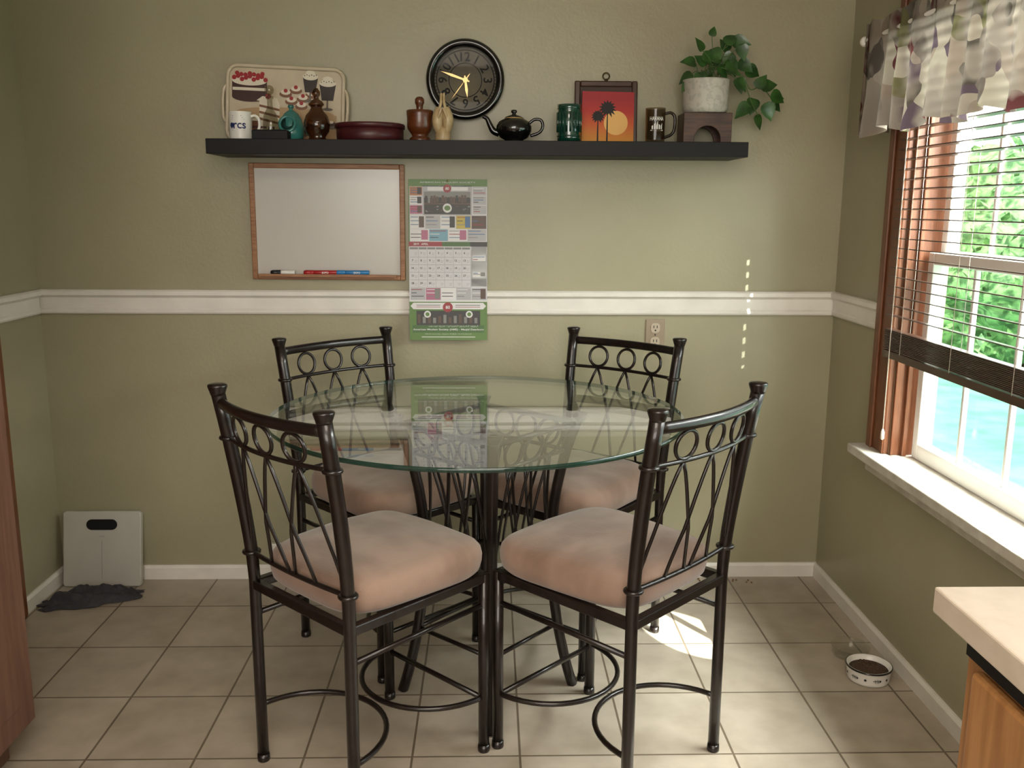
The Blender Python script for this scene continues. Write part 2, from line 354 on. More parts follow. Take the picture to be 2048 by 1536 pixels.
# ---------------------------------------------------------------- chairs
HW,HD=.194,.212
def backp(z):
    t=max(0,(z-.52)/.475)
    return HW+.018*t,-HD-.064*t**1.4
def BPt(u,z,bow=.03):
    t=min(1,max(0,(z-.5)/.2));hw,y=backp(z)
    return Vector((u*hw,y-bow*t*(1-u*u),z))
def make_chair(loc,rz,label):
    c=E('dining_chair',loc,label,'chair',rz,group='metal dining chairs around the glass table')
    for sx in (-1,1):
        b=MB();P=[(sx*HW,-HD,0),(sx*HW,-HD,.25),(sx*HW,-HD,.5)]
        for z in (.56,.62,.68,.74,.8,.86,.92,.986):
            hw,y=backp(z);P.append((sx*hw,y,z))
        b.tube(P,[.0145]*3+[.0155,.016,.0165,.017,.017,.017,.017,.017],seg=14)
        hw,y=backp(.986);b.lathe([(.017,-.004),(.0185,.002),(.0225,.014),(.0235,.018),(.0215,.0215),(.012,.0235),(.0001,.024)],(sx*hw,y,.983),18)
        for z in (.575,.872):
            hw,y=backp(z);b.tube([(sx*hw+.0185*cos(a),y+.0185*sin(a),z) for a in [2*pi*k/16 for k in range(16)]],.0052,closed=True,seg=8)
        b.lathe([(.0155,0),(.0165,.004),(.0155,.02)],(sx*HW,-HD,0),14)
        b.build('leg',iron,c)
        b=MB();b.tube([(sx*HW,HD,0),(sx*HW,HD,.26),(sx*HW,HD,.50)],.0145,seg=14);b.lathe([(.0155,0),(.0165,.004),(.0155,.02)],(sx*HW,HD,0),14)
        b.build('leg',iron,c)
    b=MB();us=[-1+i/8 for i in range(17)]
    top=[BPt(u,.96,.035) for u in us];b.tube(top,.0105,seg=12,flat=1.3)
    b.tube([BPt(u,.872) for u in us],.0058,seg=8)
    b.tube([BPt(u,.575) for u in us],.0062,seg=8)
    for u0 in (-.52,0,.52):
        zc=.910;rad=.0337;hw=backp(zc)[0]
        b.tube([BPt(u0+rad*cos(a)/hw,zc+rad*sin(a)) for a in [2*pi*k/28 for k in range(28)]],.0048,closed=True,seg=8)
    for pk in (-.52,0,.52):
        for d in (-1,1):
            pts=[]
            for i in range(11):
                t=i/10;u=pk+d*.46*(t**.85);pts.append(BPt(u,.872-(.297)*t))
            b.tube(pts,.0044,seg=7)
    b.build('backrest',iron,c)
    b=MB();z0,z1=.478,.502
    b.box((-HW,-HD-.011,z0),(HW,-HD+.011,z1));b.box((-HW,HD-.011,z0),(HW,HD+.011,z1))
    b.box((-HW-.011,-HD,z0),(-HW+.011,HD,z1));b.box((HW-.011,-HD,z0),(HW+.011,HD,z1))
    b.build('seat_frame',iron,c,bevel=.003)
    for sx in (-1,1):
        b=MB();b.tube([(sx*HW,-HD,.41),(sx*HW,HD,.415)],.0072,seg=8);b.build('stretcher',iron,c)
    b=MB();b.tube([(-HW,HD,.15),(HW,HD,.15)],.0072,seg=8)
    b.tube([(-HW*cos(a),(HD-.2*sin(a)),.157) for a in [pi*k/24 for k in range(25)]],.0072,seg=8);b.build('footrest',iron,c)
    b=MB();b.tube([(-HW*cos(a),-(HD-.2*sin(a)),.157) for a in [pi*k/24 for k in range(25)]],.0072,seg=8);b.build('curved_stretcher',iron,c)
    b=MB();seg=64;prof=[(.0,.0),(.8,.0),(.93,.003),(.975,.014),(.995,.034),(1.0,.052),(.985,.069),(.95,.080),(.88,.088),(.75,.0935),(.5,.098),(.25,.0995),(.001,.1)]
    vs=[];n=len(prof)
    for rd,z in prof:
        for k in range(seg):
            q=2*pi*k/seg;cc,ss=cos(q),sin(q);e=2/4.6
            x=copysign(abs(cc)**e,cc)*rd;y=copysign(abs(ss)**e,ss)*rd
            xx=x*(.212+.014*y);yy=y*.224+.015
            zz=z+.005*noise.noise((x*2,y*2,.3))*(z>.05)
            vs.append((xx,yy,.502+zz))
    fs=[]
    for i in range(n-1):
        for k in range(seg):l=(k+1)%seg;fs.append((i*seg+k,i*seg+l,(i+1)*seg+l,(i+1)*seg+k))
    b.add(vs,fs,0,True);b.build('seat',suedem,c,label='pinkish taupe suede cushion')
    return c
def dup(c,loc,rz,label):
    n=c.copy();COL.objects.link(n);n.location=loc;n.rotation_euler=(0,0,rz);n['label']=label
    for ch in c.children:
        k=ch.copy();k.parent=n;COL.objects.link(k)
    return n
LB='dark metal dining chair with ring-and-lattice back and taupe suede seat'
LW='dark metal dining chair with taupe seat, backed near the wall'
ch=make_chair((-.301,2.198,0),-radians(44.3),LB)
dup(ch,(.310,2.219,0),radians(45),LB)
dup(ch,(-.329,2.868,0),-radians(136.5),LW)
dup(ch,(.278,2.870,0),radians(139),LW)

# ---------------------------------------------------------------- table
TZ=.855
Tb=E('dining_table',(-.003,2.543,0),'round clear glass dining table on dark metal lattice base','table')
tb_r=radians(3)
def rz_(z): 
    t=(z-.46)/.4
    return .185+.085*t*t*(1.0 if z>.46 else .62) 
def TP(k,u,z):
    r_=rz_(z);a0=-pi/2+k*pi/2+tb_r;a1=a0+pi/2
    A0=Vector((cos(a0)*r_,sin(a0)*r_,z));A1=Vector((cos(a1)*r_,sin(a1)*r_,z));t=(u+1)/2
    return A0.lerp(A1,t)
for k in range(4):
    b=MB();b.tube([TP(k,-1,z) for z in [i/16*(TZ-.016) for i in range(17)]],.0155,seg=14)
    q=TP(k,-1,TZ-.016);b.lathe([(.0155,-.02),(.02,-.008),(.024,0),(.024,.003)],q,16);b.build('leg',iron,Tb)
for k in range(4):
    us=[-1,1];b=MB()
    b.tube([TP(k,u,.815) for u in us],.0085,seg=8);b.tube([TP(k,u,.735) for u in us],.006,seg=8);b.tube([TP(k,u,.40) for u in us],.006,seg=8)
    for u0 in (-.5,0,.5):
        zc=.775;rad=.037;w=rz_(zc)*.7071
        b.tube([TP(k,u0+rad*cos(a)/w,zc+rad*sin(a)) for a in [2*pi*i/24 for i in range(24)]],.0045,closed=True,seg=7)
    for pk in (-.52,0,.52):
        for d in (-1,1):
            b.tube([TP(k,pk+d*.46*t,.735-.335*t) for t in [i/8 for i in range(9)]],.0042,seg=7)
    b.build('lattice_panel',iron,Tb)
    b=MB();b.tube([TP(k,u,.2) for u in us],.0065,seg=8);b.build('stretcher',iron,Tb)
gl=glassmat('table_glass','f7faf8',1.58)
rim=glassmat('table_glass_rim','4c7a65',1.5,.05,.4,'24403a')
b=MB();RT=.575;cx_,cy_=-.03,-.029;n=128
prof=[(RT-.003,TZ-.012),(RT,TZ-.009),(RT,TZ-.003),(RT-.003,TZ)]
vs=[];fs=[]
for rd,z in prof:
    for k in range(n):a=2*pi*k/n;vs.append((cx_+rd*cos(a),cy_+rd*.985*sin(a),z))
for i in range(3):
    for k in range(n):fs.append((i*n+k,i*n+(k+1)%n,(i+1)*n+(k+1)%n,(i+1)*n+k))
b.add(vs,fs,1,True)
b.add(vs[:n],[tuple(range(n-1,-1,-1))],0);b.add(vs[3*n:],[tuple(range(n))],0)
b.build('glass_top',[gl,rim],Tb,label='clear round glass top with green edge')

# ---------------------------------------------------------------- shelf
SZ=1.636
b=MB();b.box((-.933,3.133,1.587),(.863,YB,SZ));tag(b.build('wall_shelf',shelfm,bevel=.0015),'long black-brown floating shelf mounted on the wall','shelf')

ck=E('wall_clock',(-.085,YB,1.856),'round black wall clock with gold hands and skeleton dial','clock')
T90=Matrix.Rotation(radians(90),4,'X')
b=MB();b.lathe([(.137,0),(.137,.03),(.132,.04),(.122,.042),(.112,.034),(.108,.02),(.108,.004),(.0001,.004)],(0,0,0),64,T=T90)
b.build('clock_frame',black,ck)
facem=M('clock_face_grey','3a352c',.6,col2='6e6552',ns=5,detail=3,spec=.2);num=M('clock_numeral_dark','0a0908',.6,spec=.2)
b=MB();b.disc(0,0,.108,.012,0,n=48)
def arcband(b,r0,r1,w,m,n=60):
    for k in range(n):
        a,c=2*pi*k/n,2*pi*(k+1)/n
        b.flat([(r0*cos(a),r0*sin(a)),(r1*cos(a),r1*sin(a)),(r1*cos(c),r1*sin(c)),(r0*cos(c),r0*sin(c))],w,m)
arcband(b,.099,.103,.013,1);arcband(b,.056,.059,.013,1)
for h in range(1,13):
    a=pi/2-h*pi/6;b.text(str(h),.079*cos(a),.079*sin(a),.0135,1,h=.032,rot=a-pi/2,bold=True)
for k in range(60):
    a=k*pi/30;b.flat([(.1*cos(a-.01),.1*sin(a-.01)),(.108*cos(a-.01),.108*sin(a-.01)),(.108*cos(a+.01),.108*sin(a+.01)),(.1*cos(a+.01),.1*sin(a+.01))],.0137,1)
b.build('clock_face',[facem,num],ck)
gold=M('gold_metal','e0b878',.3,metal=.4)
b=MB()
def hand(ang,L,w,y):
    d=Vector((cos(ang),sin(ang)));q=Vector((-d.y,d.x))
    P=[-d*.015-q*w*.5,d*L*.55-q*w,d*L,d*L*.55+q*w,-d*.015+q*w*.5];b.flat([(v.x,v.y) for v in P],y,0)
hand(radians(161),.092,.0045,.019);hand(radians(-83),.06,.005,.0175);hand(radians(233),.085,.0012,.02);hand(radians(53),.03,.002,.02);b.disc(0,0,.009,.021,0)
b.build('clock_hand',gold,ck)
b=MB();b.disc(0,0,.111,.028,0,n=48);b.build('clock_glass',glassmat('clock_cover_glass','ffffff',1.14),ck)

# serving tray
cream=M('tray_cream','bcae94',.3,col2='c7baa3',ns=14)
tr=E('serving_tray',(-.716,3.338,SZ),'large melamine tray printed with cakes and sundaes','tray',rot=(radians(-5),radians(2.2),0))
def rr(w,h,rad,n=6,cx=0,cz=0):
    o=[]
    for (sx,sz,a0) in ((1,-1,-pi/2),(1,1,0),(-1,1,pi/2),(-1,-1,pi)):
        for k in range(n+1):
            a=a0+pi/2*k/n;o.append((cx+sx*(w/2-rad)+rad*cos(a),cz+sz*(h/2-rad)+rad*sin(a)))
    return o
b=MB()
b.prism(rr(.40,.255,.035,cz=.128),-.004,.004,0)
ro=rr(.40,.255,.035,8,0,.128);b.tube([(u,-.008,v) for u,v in ro],.007,0,closed=True,seg=8)
for sx in (-1,1):
    b.tube(smoothpts([(sx*.197,-.008,.06),(sx*.212,-.008,.075),(sx*.216,-.008,.125),(sx*.212,-.008,.175),(sx*.197,-.008,.19)],5),.006,0,seg=8)
AC=['d0c4ae','3a1812','94161e','542c1c','d6cdba','754a2e','22100c','a88a62','625a50','4a2423']
am=[cream]+[M('tray_print_%s'%c,c,.35) for c in AC]
e=.0055
b.rect(-.178,.012,.178,.1,e,8)
b.disc(.0,.1,.17,e+.0001,8,.02,n=30)
b.disc(-.09,.03,.1,e+.0003,5,.05,n=30)
b.rect(-.185,.15,-.065,.205,e+.0006,2);b.disc(-.125,.205,.06,e+.0008,5,.016);b.disc(-.125,.15,.06,e+.0007,2,.016)
b.rect(-.183,.172,-.067,.182,e+.001,5)
for i in range(9):
    b.disc(-.178+i*.0135,.215+.006*sin(i*2.1),.008,e+.0012,3,n=10)
for i in range(7):b.disc(-.168+i*.0145,.227+.003*cos(i*2),.0075,e+.0014,3,n=10)
b.flat([(-.09,.06),(-.02,.045),(-.02,.13),(-.09,.14)],e+.0012,5)
for i in range(3):b.flat([(-.09,.075+i*.022),(-.02,.06+i*.023),(-.02,.068+i*.023),(-.09,.083+i*.022)],e+.0015,6)
b.flat([(-.1,.14),(-.02,.13),(-.03,.15),(-.08,.155)],e+.0014,5);b.disc(-.06,.155,.01,e+.0017,3,n=10)
for (u,v) in ((.0,.165),(.035,.178),(.02,.14),(.06,.15),(.09,.165),(.055,.125),(.1,.135)):
    b.disc(u,v,.022,e+.0008,6,.011,n=14);b.disc(u,v+.007,.017,e+.001,5,.009,n=14);b.disc(u,v+.012,.007,e+.0013,3,n=10)
for i in range(5):
    b.rect(-.17+i*.028,.03,-.148+i*.028,.07,e+.001,5 if i%2 else 6);b.rect(-.17+i*.028,.045,-.148+i*.028,.053,e+.0013,10)
for (u,v) in ((.03,.07),(.09,.06),(.13,.045),(.16,.065),(.06,.035)):
    b.disc(u,v,.025,e+.001,9,.013,n=14);b.disc(u,v+.006,.018,e+.0013,2,.008,n=14);b.disc(u,v+.012,.008,e+.0015,5,.005,n=10)
for (u,v,sc) in ((.085,.175,1),(.145,.15,1.1)):
    b.flat([(u-.018*sc,v),(u+.018*sc,v),(u+.026*sc,v+.05*sc),(u-.026*sc,v+.05*sc)],e+.0017,7)
    b.rect(u-.003,v-.03,u+.003,v,e+.0016,9);b.disc(u,v-.03,.018*sc,e+.0016,9,.005,n=14)
    b.disc(u,v+.053*sc,.027*sc,e+.0019,5,.012,n=16);b.disc(u,v+.066*sc,.016*sc,e+.002,5,.009,n=14)
    for i in range(6):b.disc(u-.02*sc+i*.008*sc,v+.056*sc+.003*(i%2),.002,e+.0022,7,n=6)
b.build('tray_board',am,tr)

def curved_handle(b,pts,rad,m=0,T=None,fl=1):b.tube(smoothpts(pts,6),rad,m,seg=10,T=T,flat=fl)
mg=E('mug',(-.842,3.235,SZ),'white ceramic mug with blue lettering','mug')
b=MB();b.lathe([(.033,0),(.036,.003),(.037,.01),(.037,.09),(.0385,.0935),(.0355,.093),(.034,.088),(.034,.01),(.0001,.008)],seg=36)
navy=M('navy_ink','1d2a5c',.4)
b.text('rcs',.006,.046,.0008,1,h=.019,cyl=.037,bold=True)
b.disc(-.022,.048,.008,.0008,1,.009,n=10,cyl=.037);b.flat([(-.0235,.036),(-.0205,.036),(-.0205,.045),(-.0235,.045)],.001,1,cyl=.037)
for i in range(3):b.flat([(-.02+i*.001,.066+i*.006),(.022-i*.004,.066+i*.006),(.022-i*.004,.0675+i*.006),(-.02+i*.001,.0675+i*.006)],.0012,1,cyl=.037)
b.flat([(-.02,.031),(.022,.031),(.022,.0325),(-.02,.0325)],.0012,1,cyl=.037)
b.build('mug_body',[white,navy],mg)
b=MB();curved_handle(b,[(.034,0,.078),(.05,0,.082),(.062,0,.07),(.063,0,.045),(.052,0,.026),(.034,0,.018)],.0048);b.build('handle',white,mg)
gb=E('glass_bottle',(-.752,3.285,SZ),'slim clear glass bottle with a round stopper','bottle')
clr=glassmat('clear_glass','dedcd2',1.45,.02,.03,'6a6458')
b=MB();b.lathe([(.024,0),(.027,.006),(.027,.05),(.026,.07),(.022,.09),(.012,.108),(.009,.12),(.009,.14),(.013,.144),(.013,.15),(.008,.152)],seg=24);b.build('bottle_body',clr,gb)
b=MB();b.lathe([(.007,.152),(.007,.156),(.0135,.162),(.016,.172),(.0125,.183),(.004,.187),(.0001,.1875)],seg=20);b.build('stopper',clr,gb)
tc_=E('salt_pig',(-.676,3.262,SZ),'teal glazed ceramic salt pig with a wide opening','ceramic jar')
teal=M('teal_glaze','2f6e6a',.2,col2='3b817a',ns=12,coat=.5);dteal=M('dark_teal_inside','163835',.5)
b=MB();b.lathe([(.03,0),(.038,.006),(.043,.025),(.042,.05),(.035,.075),(.024,.092),(.013,.101),(.006,.104),(.006,.108),(.011,.113),(.009,.12),(.0001,.122)],seg=32);b.build('jar_body',teal,tc_)
Tt=Matrix.Translation((-.006,-.038,.055))@Matrix.Rotation(radians(72),4,'X')
b=MB();b.tube([Tt@Vector((.026*cos(a),.026*sin(a),.0)) for a in [2*pi*k/24 for k in range(24)]],.0055,0,closed=True,seg=8);b.lathe([(.025,.001),(.0001,.0011)],T=Tt,m=1)
b.build('opening_rim',[teal,dteal],tc_)
b=MB();b.box((-.785,3.15,SZ),(-.668,3.205,SZ+.028));b.box((-.78,3.154,SZ+.028),(-.673,3.201,SZ+.031))
tag(b.build('small_box',blackmat,bevel=.002),'small flat black box at the shelf edge','box')
aj=E('glass_jar',(-.578,3.2,SZ),'round smoky brown glass jar with lid','jar')
amb=glassmat('smoky_amber_glass','b08f6e',1.5,.03,.15,'3a261c')
b=MB();b.lathe([(.025,0),(.03,.004),(.027,.01),(.04,.03),(.044,.055),(.037,.08),(.025,.094),(.019,.104),(.021,.112)],seg=28);b.build('jar_body',amb,aj)
b=MB();b.lathe([(.024,.112),(.026,.117),(.02,.126),(.009,.133),(.008,.139),(.0135,.147),(.0135,.157),(.007,.168),(.0001,.17)],seg=24);b.build('lid',amb,aj)
tn=E('round_tin',(-.408,3.253,SZ),'low round maroon tin box with a domed lid','tin')
mar=M('maroon_lacquer','3d1519',.4,col2='481b1e',ns=20)
b=MB();b.lathe([(.109,0),(.113,.003),(.114,.045)],seg=64);b.build('tin_body',mar,tn)
b=MB();b.lathe([(.114,.043),(.119,.043),(.119,.055),(.116,.058),(.08,.061),(.0001,.062)],seg=64);b.build('lid',mar,tn)
mo=E('mortar',(-.237,3.238,SZ),'turned reddish wooden mortar with a pestle','mortar and pestle')
mw=M('turned_wood','4e240d',.35,col2='643415',ns=18,stretch=(1,1,5),coat=.3)
b=MB();b.lathe([(.034,0),(.037,.004),(.035,.012),(.026,.018),(.03,.026),(.041,.042),(.043,.05),(.0435,.08),(.045,.092),(.045,.103),(.041,.104),(.036,.07),(.0001,.045)],seg=36);b.build('mortar_bowl',mw,mo)
b=MB();b.lathe([(.013,.05),(.011,.11),(.012,.12),(.016,.128),(.0155,.14),(.010,.147),(.0001,.149)],seg=20);b.build('pestle',mw,mo)
ph=E('hands_statue',(-.158,3.215,SZ),'cream ceramic statue of two praying hands','statue')
cr_=M('cream_ceramic','a68e67',.35,col2='baa47d',ns=30)
b=MB();b.lathe([(.024,0),(.027,.004),(.026,.02),(.021,.04),(.018,.05)],sx=1,sy=.85,seg=24)
for sx in (-1,1):
    b.tube(smoothpts([(sx*.010,0,.03),(sx*.017,-.002,.055),(sx*.017,-.002,.078),(sx*.011,0,.098),(sx*.007,0,.11)],5),[.014+.005*sin(k/20*pi) for k in range(21)],seg=12)
    for i,(dy,hh) in enumerate(((-.012,.145),(-.004,.157),(.004,.152),(.012,.138))):
        b.tube(smoothpts([(sx*.014,dy,.08),(sx*.010,dy,.105),(sx*.0055,dy*.9,.125),(sx*.0042,dy*.8,hh)],4),[.0064-.0024*k/12 for k in range(13)],seg=8)
    b.tube(smoothpts([(sx*.018,-.01,.065),(sx*.013,-.018,.082),(sx*.006,-.02,.1),(sx*.004,-.02,.108)],4),[.006-.0015*k/12 for k in range(13)],seg=8)
b.build('praying_hands',cr_,ph)
tp=E('teapot',(.083,3.23,SZ),'glossy black ceramic teapot with gold trim','teapot')
b=MB();b.lathe([(.032,0),(.034,.003),(.032,.007),(.048,.016),(.06,.036),(.061,.052),(.052,.068),(.036,.077),(.03,.079)],seg=40);b.build('pot_body',black,tp)
b=MB();b.lathe([(.032,.0785),(.03,.083),(.015,.089),(.006,.092),(.006,.095),(.0105,.099),(.0095,.106),(.0001,.108)],seg=24);b.build('lid',black,tp)
b=MB();b.tube(smoothpts([(-.05,0,.03),(-.07,0,.038),(-.082,0,.058),(-.092,0,.078),(-.106,0,.085)],6),[.013-.007*k/24 for k in range(25)],seg=12);b.build('spout',black,tp)
b=MB();curved_handle(b,[(.05,0,.062),(.07,0,.076),(.092,0,.073),(.098,0,.053),(.086,0,.033),(.056,0,.022)],.0052);b.build('handle',black,tp)
b=MB();b.tube([(.0315*cos(a),.0315*sin(a),.0795) for a in [2*pi*k/32 for k in range(32)]],.0012,closed=True,seg=6);b.build('gold_band',gold,tp)
gg=M('dark_green_glass','083228',.1,col2='0e4233',ns=30,coat=.8)
b=MB();b.lathe([(.034,0),(.04,.004),(.0405,.02),(.039,.03),(.0405,.04),(.041,.1),(.039,.108),(.0405,.114),(.0415,.126),(.038,.126),(.036,.11),(.0001,.012)],seg=40)
for k in range(20):
    a=2*pi*k/20;b.tube([(.0405*cos(a),.0405*sin(a),.035),(.041*cos(a),.041*sin(a),.1)],.0028,seg=6)
for z in (.022,.112):b.tube([(.041*cos(a),.041*sin(a),z) for a in [2*pi*k/32 for k in range(32)]],.002,closed=True,seg=6)
tag(b.build('glass_tumbler',gg,loc=(.272,3.24,SZ)),'dark green ribbed glass tumbler','glass')
pf=E('picture_frame',(.411,3.352,SZ),'dark wooden frame with a brass hanging ring, leaning on the wall','picture frame',rot=(radians(-5),0,0))
fw=M('walnut_frame','32170c',.35,col2='422214',ns=20,coat=.3)
b=MB();w,h,t=.222,.222,.02
b.box((-w/2,-.008,0),(-w/2+t,.008,h));b.box((w/2-t,-.008,0),(w/2,.008,h));b.box((-w/2+t,-.008,0),(w/2-t,.008,t));b.box((-w/2+t,-.008,h-t),(w/2-t,.008,h))
b.build('frame_moulding',fw,pf,bevel=.004)
b=MB();b.box((-w/2+t,.0,t),(w/2-t,.004,h-t));b.build('backing',M('dark_backing','3d2a20',.6),pf)
b=MB();b.tube([(.0115*cos(a),0,h+.017+.0115*sin(a)) for a in [2*pi*k/20 for k in range(20)]],.0025,closed=True,seg=8);b.lathe([(.006,0),(.005,.006),(.003,.008)],(0,0,h),12);b.build('hanging_ring',M('old_brass','4a3a22',.35,metal=.8),pf)
sp=E('sunset_print',(.413,3.318,SZ),'small canvas print of palm trees against a red sunset','picture',rot=(radians(-7),radians(.8),0))
w,h=.182,.182
def gradmat():
    m=bpy.data.materials.new('sunset_gradient_paint');m.use_nodes=True;N=m.node_tree.nodes;L=m.node_tree.links;bs=N['Principled BSDF']
    tc=N.new('ShaderNodeTexCoord');sx=N.new('ShaderNodeSeparateXYZ');mr=N.new('ShaderNodeMapRange');mr.inputs['From Max'].default_value=h
    cr=N.new('ShaderNodeValToRGB');e=cr.color_ramp.elements;e[0].color=lin('cc8a14');e[0].position=.05;e[1].color=lin('9c151e');e[1].position=.85
    q=e.new(.4);q.color=lin('ca5214');q=e.new(.62);q.color=lin('b42419')
    L.new(tc.outputs['Object'],sx.inputs[0]);L.new(sx.outputs['Z'],mr.inputs[0]);L.new(mr.outputs[0],cr.inputs[0]);L.new(cr.outputs[0],bs.inputs['Base Color']);bs.inputs['Roughness'].default_value=.5;return m
b=MB();b.box((-w/2,-.006,0),(w/2,.006,h));b.disc(.028,.075,.042,.0064,1,n=40)
pal=[gradmat(),M('sun_yellow','e6b364',.5),M('palm_black','120a08',.6)]
for (u,v,s) in ((-.035,.098,.85),(-.002,.125,1.15)):
    b.flat([(u-.003,.0),(u+.003,.0),(u+.0015,v),(u-.0015,v)],.0068,2)
    b.disc(u,v-.006,.007*s,.007,2,.014*s,n=10)
    for k in range(13):
        a=radians(-60+k*25);L_=.028*s;d=(cos(a),sin(a));q=(-d[1],d[0])
        b.flat([(u,v),(u+d[0]*L_*.5-q[0]*.005,v+d[1]*L_*.5-q[1]*.005),(u+d[0]*L_,v+d[1]*L_-.004),(u+d[0]*L_*.5+q[0]*.006,v+d[1]*L_*.5+q[1]*.006)],.0069+k*.00002,2)
b.flat([(-.091,0),(.091,0),(.091,.006),(.0,.01),(-.091,.005)],.0067,2)
b.build('canvas',pal,sp)
gm=E('glass_mug',(.566,3.235,SZ),'smoky clear glass mug with white lettering','mug')
smk=glassmat('smoky_glass','cfc6b6',1.42,.03,.07,'40352c')
b=MB();b.lathe([(.03,0),(.0325,.003),(.033,.012),(.034,.112),(.0345,.116),(.0315,.115),(.031,.014),(.0001,.012)],seg=36);
wi=M('white_ink','d8d6cf',.5)
b.text('HAVANA',0,.08,.001,1,width=.05,h=.013,cyl=.034,bold=True);
for i in range(5):b.flat([(-.018+i*.008,.045),(-.013+i*.008,.045),(-.013+i*.008,.058+.008*(i%3)),(-.018+i*.008,.056+.006*(i%2))],.001,1,cyl=.034)
b.flat([(-.022,.04),(.022,.04),(.022,.043),(-.022,.043)],.001,1,cyl=.034)
b.build('mug_body',[smk,wi],gm)
b=MB();curved_handle(b,[(.032,0,.098),(.052,0,.102),(.066,0,.088),(.066,0,.05),(.055,0,.03),(.032,0,.02)],.0052)
b.build('handle',glassmat('smoky_handle_glass','8a7e70',1.5,.03,.4,'2c231c'),gm)
ps=MB();pts=[(-.082,0)]
pts+=[(-.045,0)]+[(-.045*cos(a),.012+.045*sin(a)) for a in [pi*k/14 for k in range(15)]]+[(.045,0),(.082,0),(.082,.1),(-.082,.1)]
ps.prism([pts[i] for i in range(len(pts))],-.055,-.04);ps.prism(pts,.04,.055);ps.box((-.082,-.04,.0),(-.066,.04,.1));ps.box((.066,-.04,0),(.082,.04,.1));ps.box((-.066,-.04,.088),(.066,.04,.1))
wal=M('walnut_stand','321d14',.45,col2='503322',ns=14,stretch=(1,8,8))
tag(ps.build('plant_stand',wal,loc=(.738,3.25,SZ),bevel=.002),'dark wooden plant stand with an arched cutout','stand')
pp=E('potted_plant',(.738,3.25,SZ+.101),'trailing pothos plant in a white speckled pot','plant')
b=MB();b.lathe([(.06,0),(.072,.003),(.077,.02),(.078,.105),(.0795,.11),(.074,.11),(.072,.1),(.0001,.095)],seg=48);b.build('pot',M('speckled_white_pot','a5a297',.5,col2='b4b1a5',ns=60,lo=.45,hi=.5),pp)
b=MB();b.lathe([(.073,.094),(.05,.1),(.0001,.102)],seg=24);b.build('soil',M('soil','2c1f16',.9,bump=.6,bs=200),pp)
lf=M('pothos_leaf','1d3d18',.35,col2='365d26',ns=30,coat=.2);st=M('pothos_stem','44602a',.5)
b=MB()
def leaf(P,dirv,L,nrm,m=0):
    P=Vector(P);d=Vector(dirv).normalized();n_=Vector(nrm);n_=(n_-d*n_.dot(d)).normalized();s_=d.cross(n_)
    out=[(0,0),(-.08,.14),(-.03,.33),(.12,.44),(.35,.43),(.6,.3),(.82,.13),(1,0)]
    vs=[];
    for t,w in out:
        c=P+d*L*t-n_*L*.22*t*t
        vs+= [c,c+s_*w*L*.95+n_*L*.18*w,c-s_*w*L*.95+n_*L*.18*w]
    fs=[]
    for i in range(len(out)-1):
        a=i*3;q=a+3
        fs+=[(a,q,q+1,a+1),(a,a+2,q+2,q)]
    b.add(vs,fs,m,True)
rnd=random.Random(5)
LV=[(.012,.255,.2,.6,.032),(-.03,.2,-.4,.9,.045),(-.045,.165,-.9,.1,.05),(-.02,.185,.8,-.3,.05),(.02,.21,.2,-.8,.055),(.045,.19,-.5,-.7,.055),(.055,.225,.7,.6,.05),
(.085,.235,.8,-.2,.055),(.10,.215,.3,-.9,.05),(.07,.17,.4,-.8,.055),(-.05,.13,-.8,-.5,.05),(-.03,.125,-.2,-.9,.05),(.0,.14,.1,-.9,.055),(.03,.145,.6,-.6,.055),(.06,.14,.9,-.3,.05),
(.11,.17,.8,-.6,.055),(.14,.15,.9,-.4,.055),(.12,.12,.2,-.9,.05),(.19,.09,.8,.2,.06),(.215,.06,.9,-.4,.055),(.17,.05,-.2,-.9,.055),(.15,.03,-.7,-.6,.06),(.2,.03,.4,-.9,.06),(.185,-.005,.5,-.8,.05),(.225,.055,1,0,.045),
(.1,.11,.6,-.7,.05),(-.06,.1,-.7,-.7,.04),(.04,.17,-.8,.3,.05),(-.01,.16,-.6,.5,.045),(.08,.19,-.6,-.6,.05),(.17,.085,.3,.5,.05),(.23,.04,.8,-.6,.045),(.07,.21,-.4,.7,.045)]
for i,(x,z,dx,dz,L_) in enumerate(LV):
    y=rnd.uniform(-.05,.03)
    leaf((x,y,z),(dx,rnd.uniform(-.5,.2),dz),L_*1.04,(rnd.uniform(-.5,.5),-1,rnd.uniform(.1,.9)))
    base=(rnd.uniform(-.03,.04),rnd.uniform(-.03,.03),.1) if x<.12 else None
    if base:b.tube(smoothpts([base,((base[0]+x)/2,y*.6,max(.12,(z+.11)/2+.02)),(x,y,z)],5),.0014,1,seg=5)
b.tube(smoothpts([(.03,0,.1),(.08,-.02,.135),(.12,-.02,.12),(.15,-.01,.08),(.19,0,.09),(.225,0,.055)],6),.0018,1,seg=6)
b.tube(smoothpts([(.12,-.02,.12),(.14,-.02,.07),(.16,-.01,.03),(.185,0,-.005)],6),.0016,1,seg=6)
b.build('foliage',[lf,st],pp)

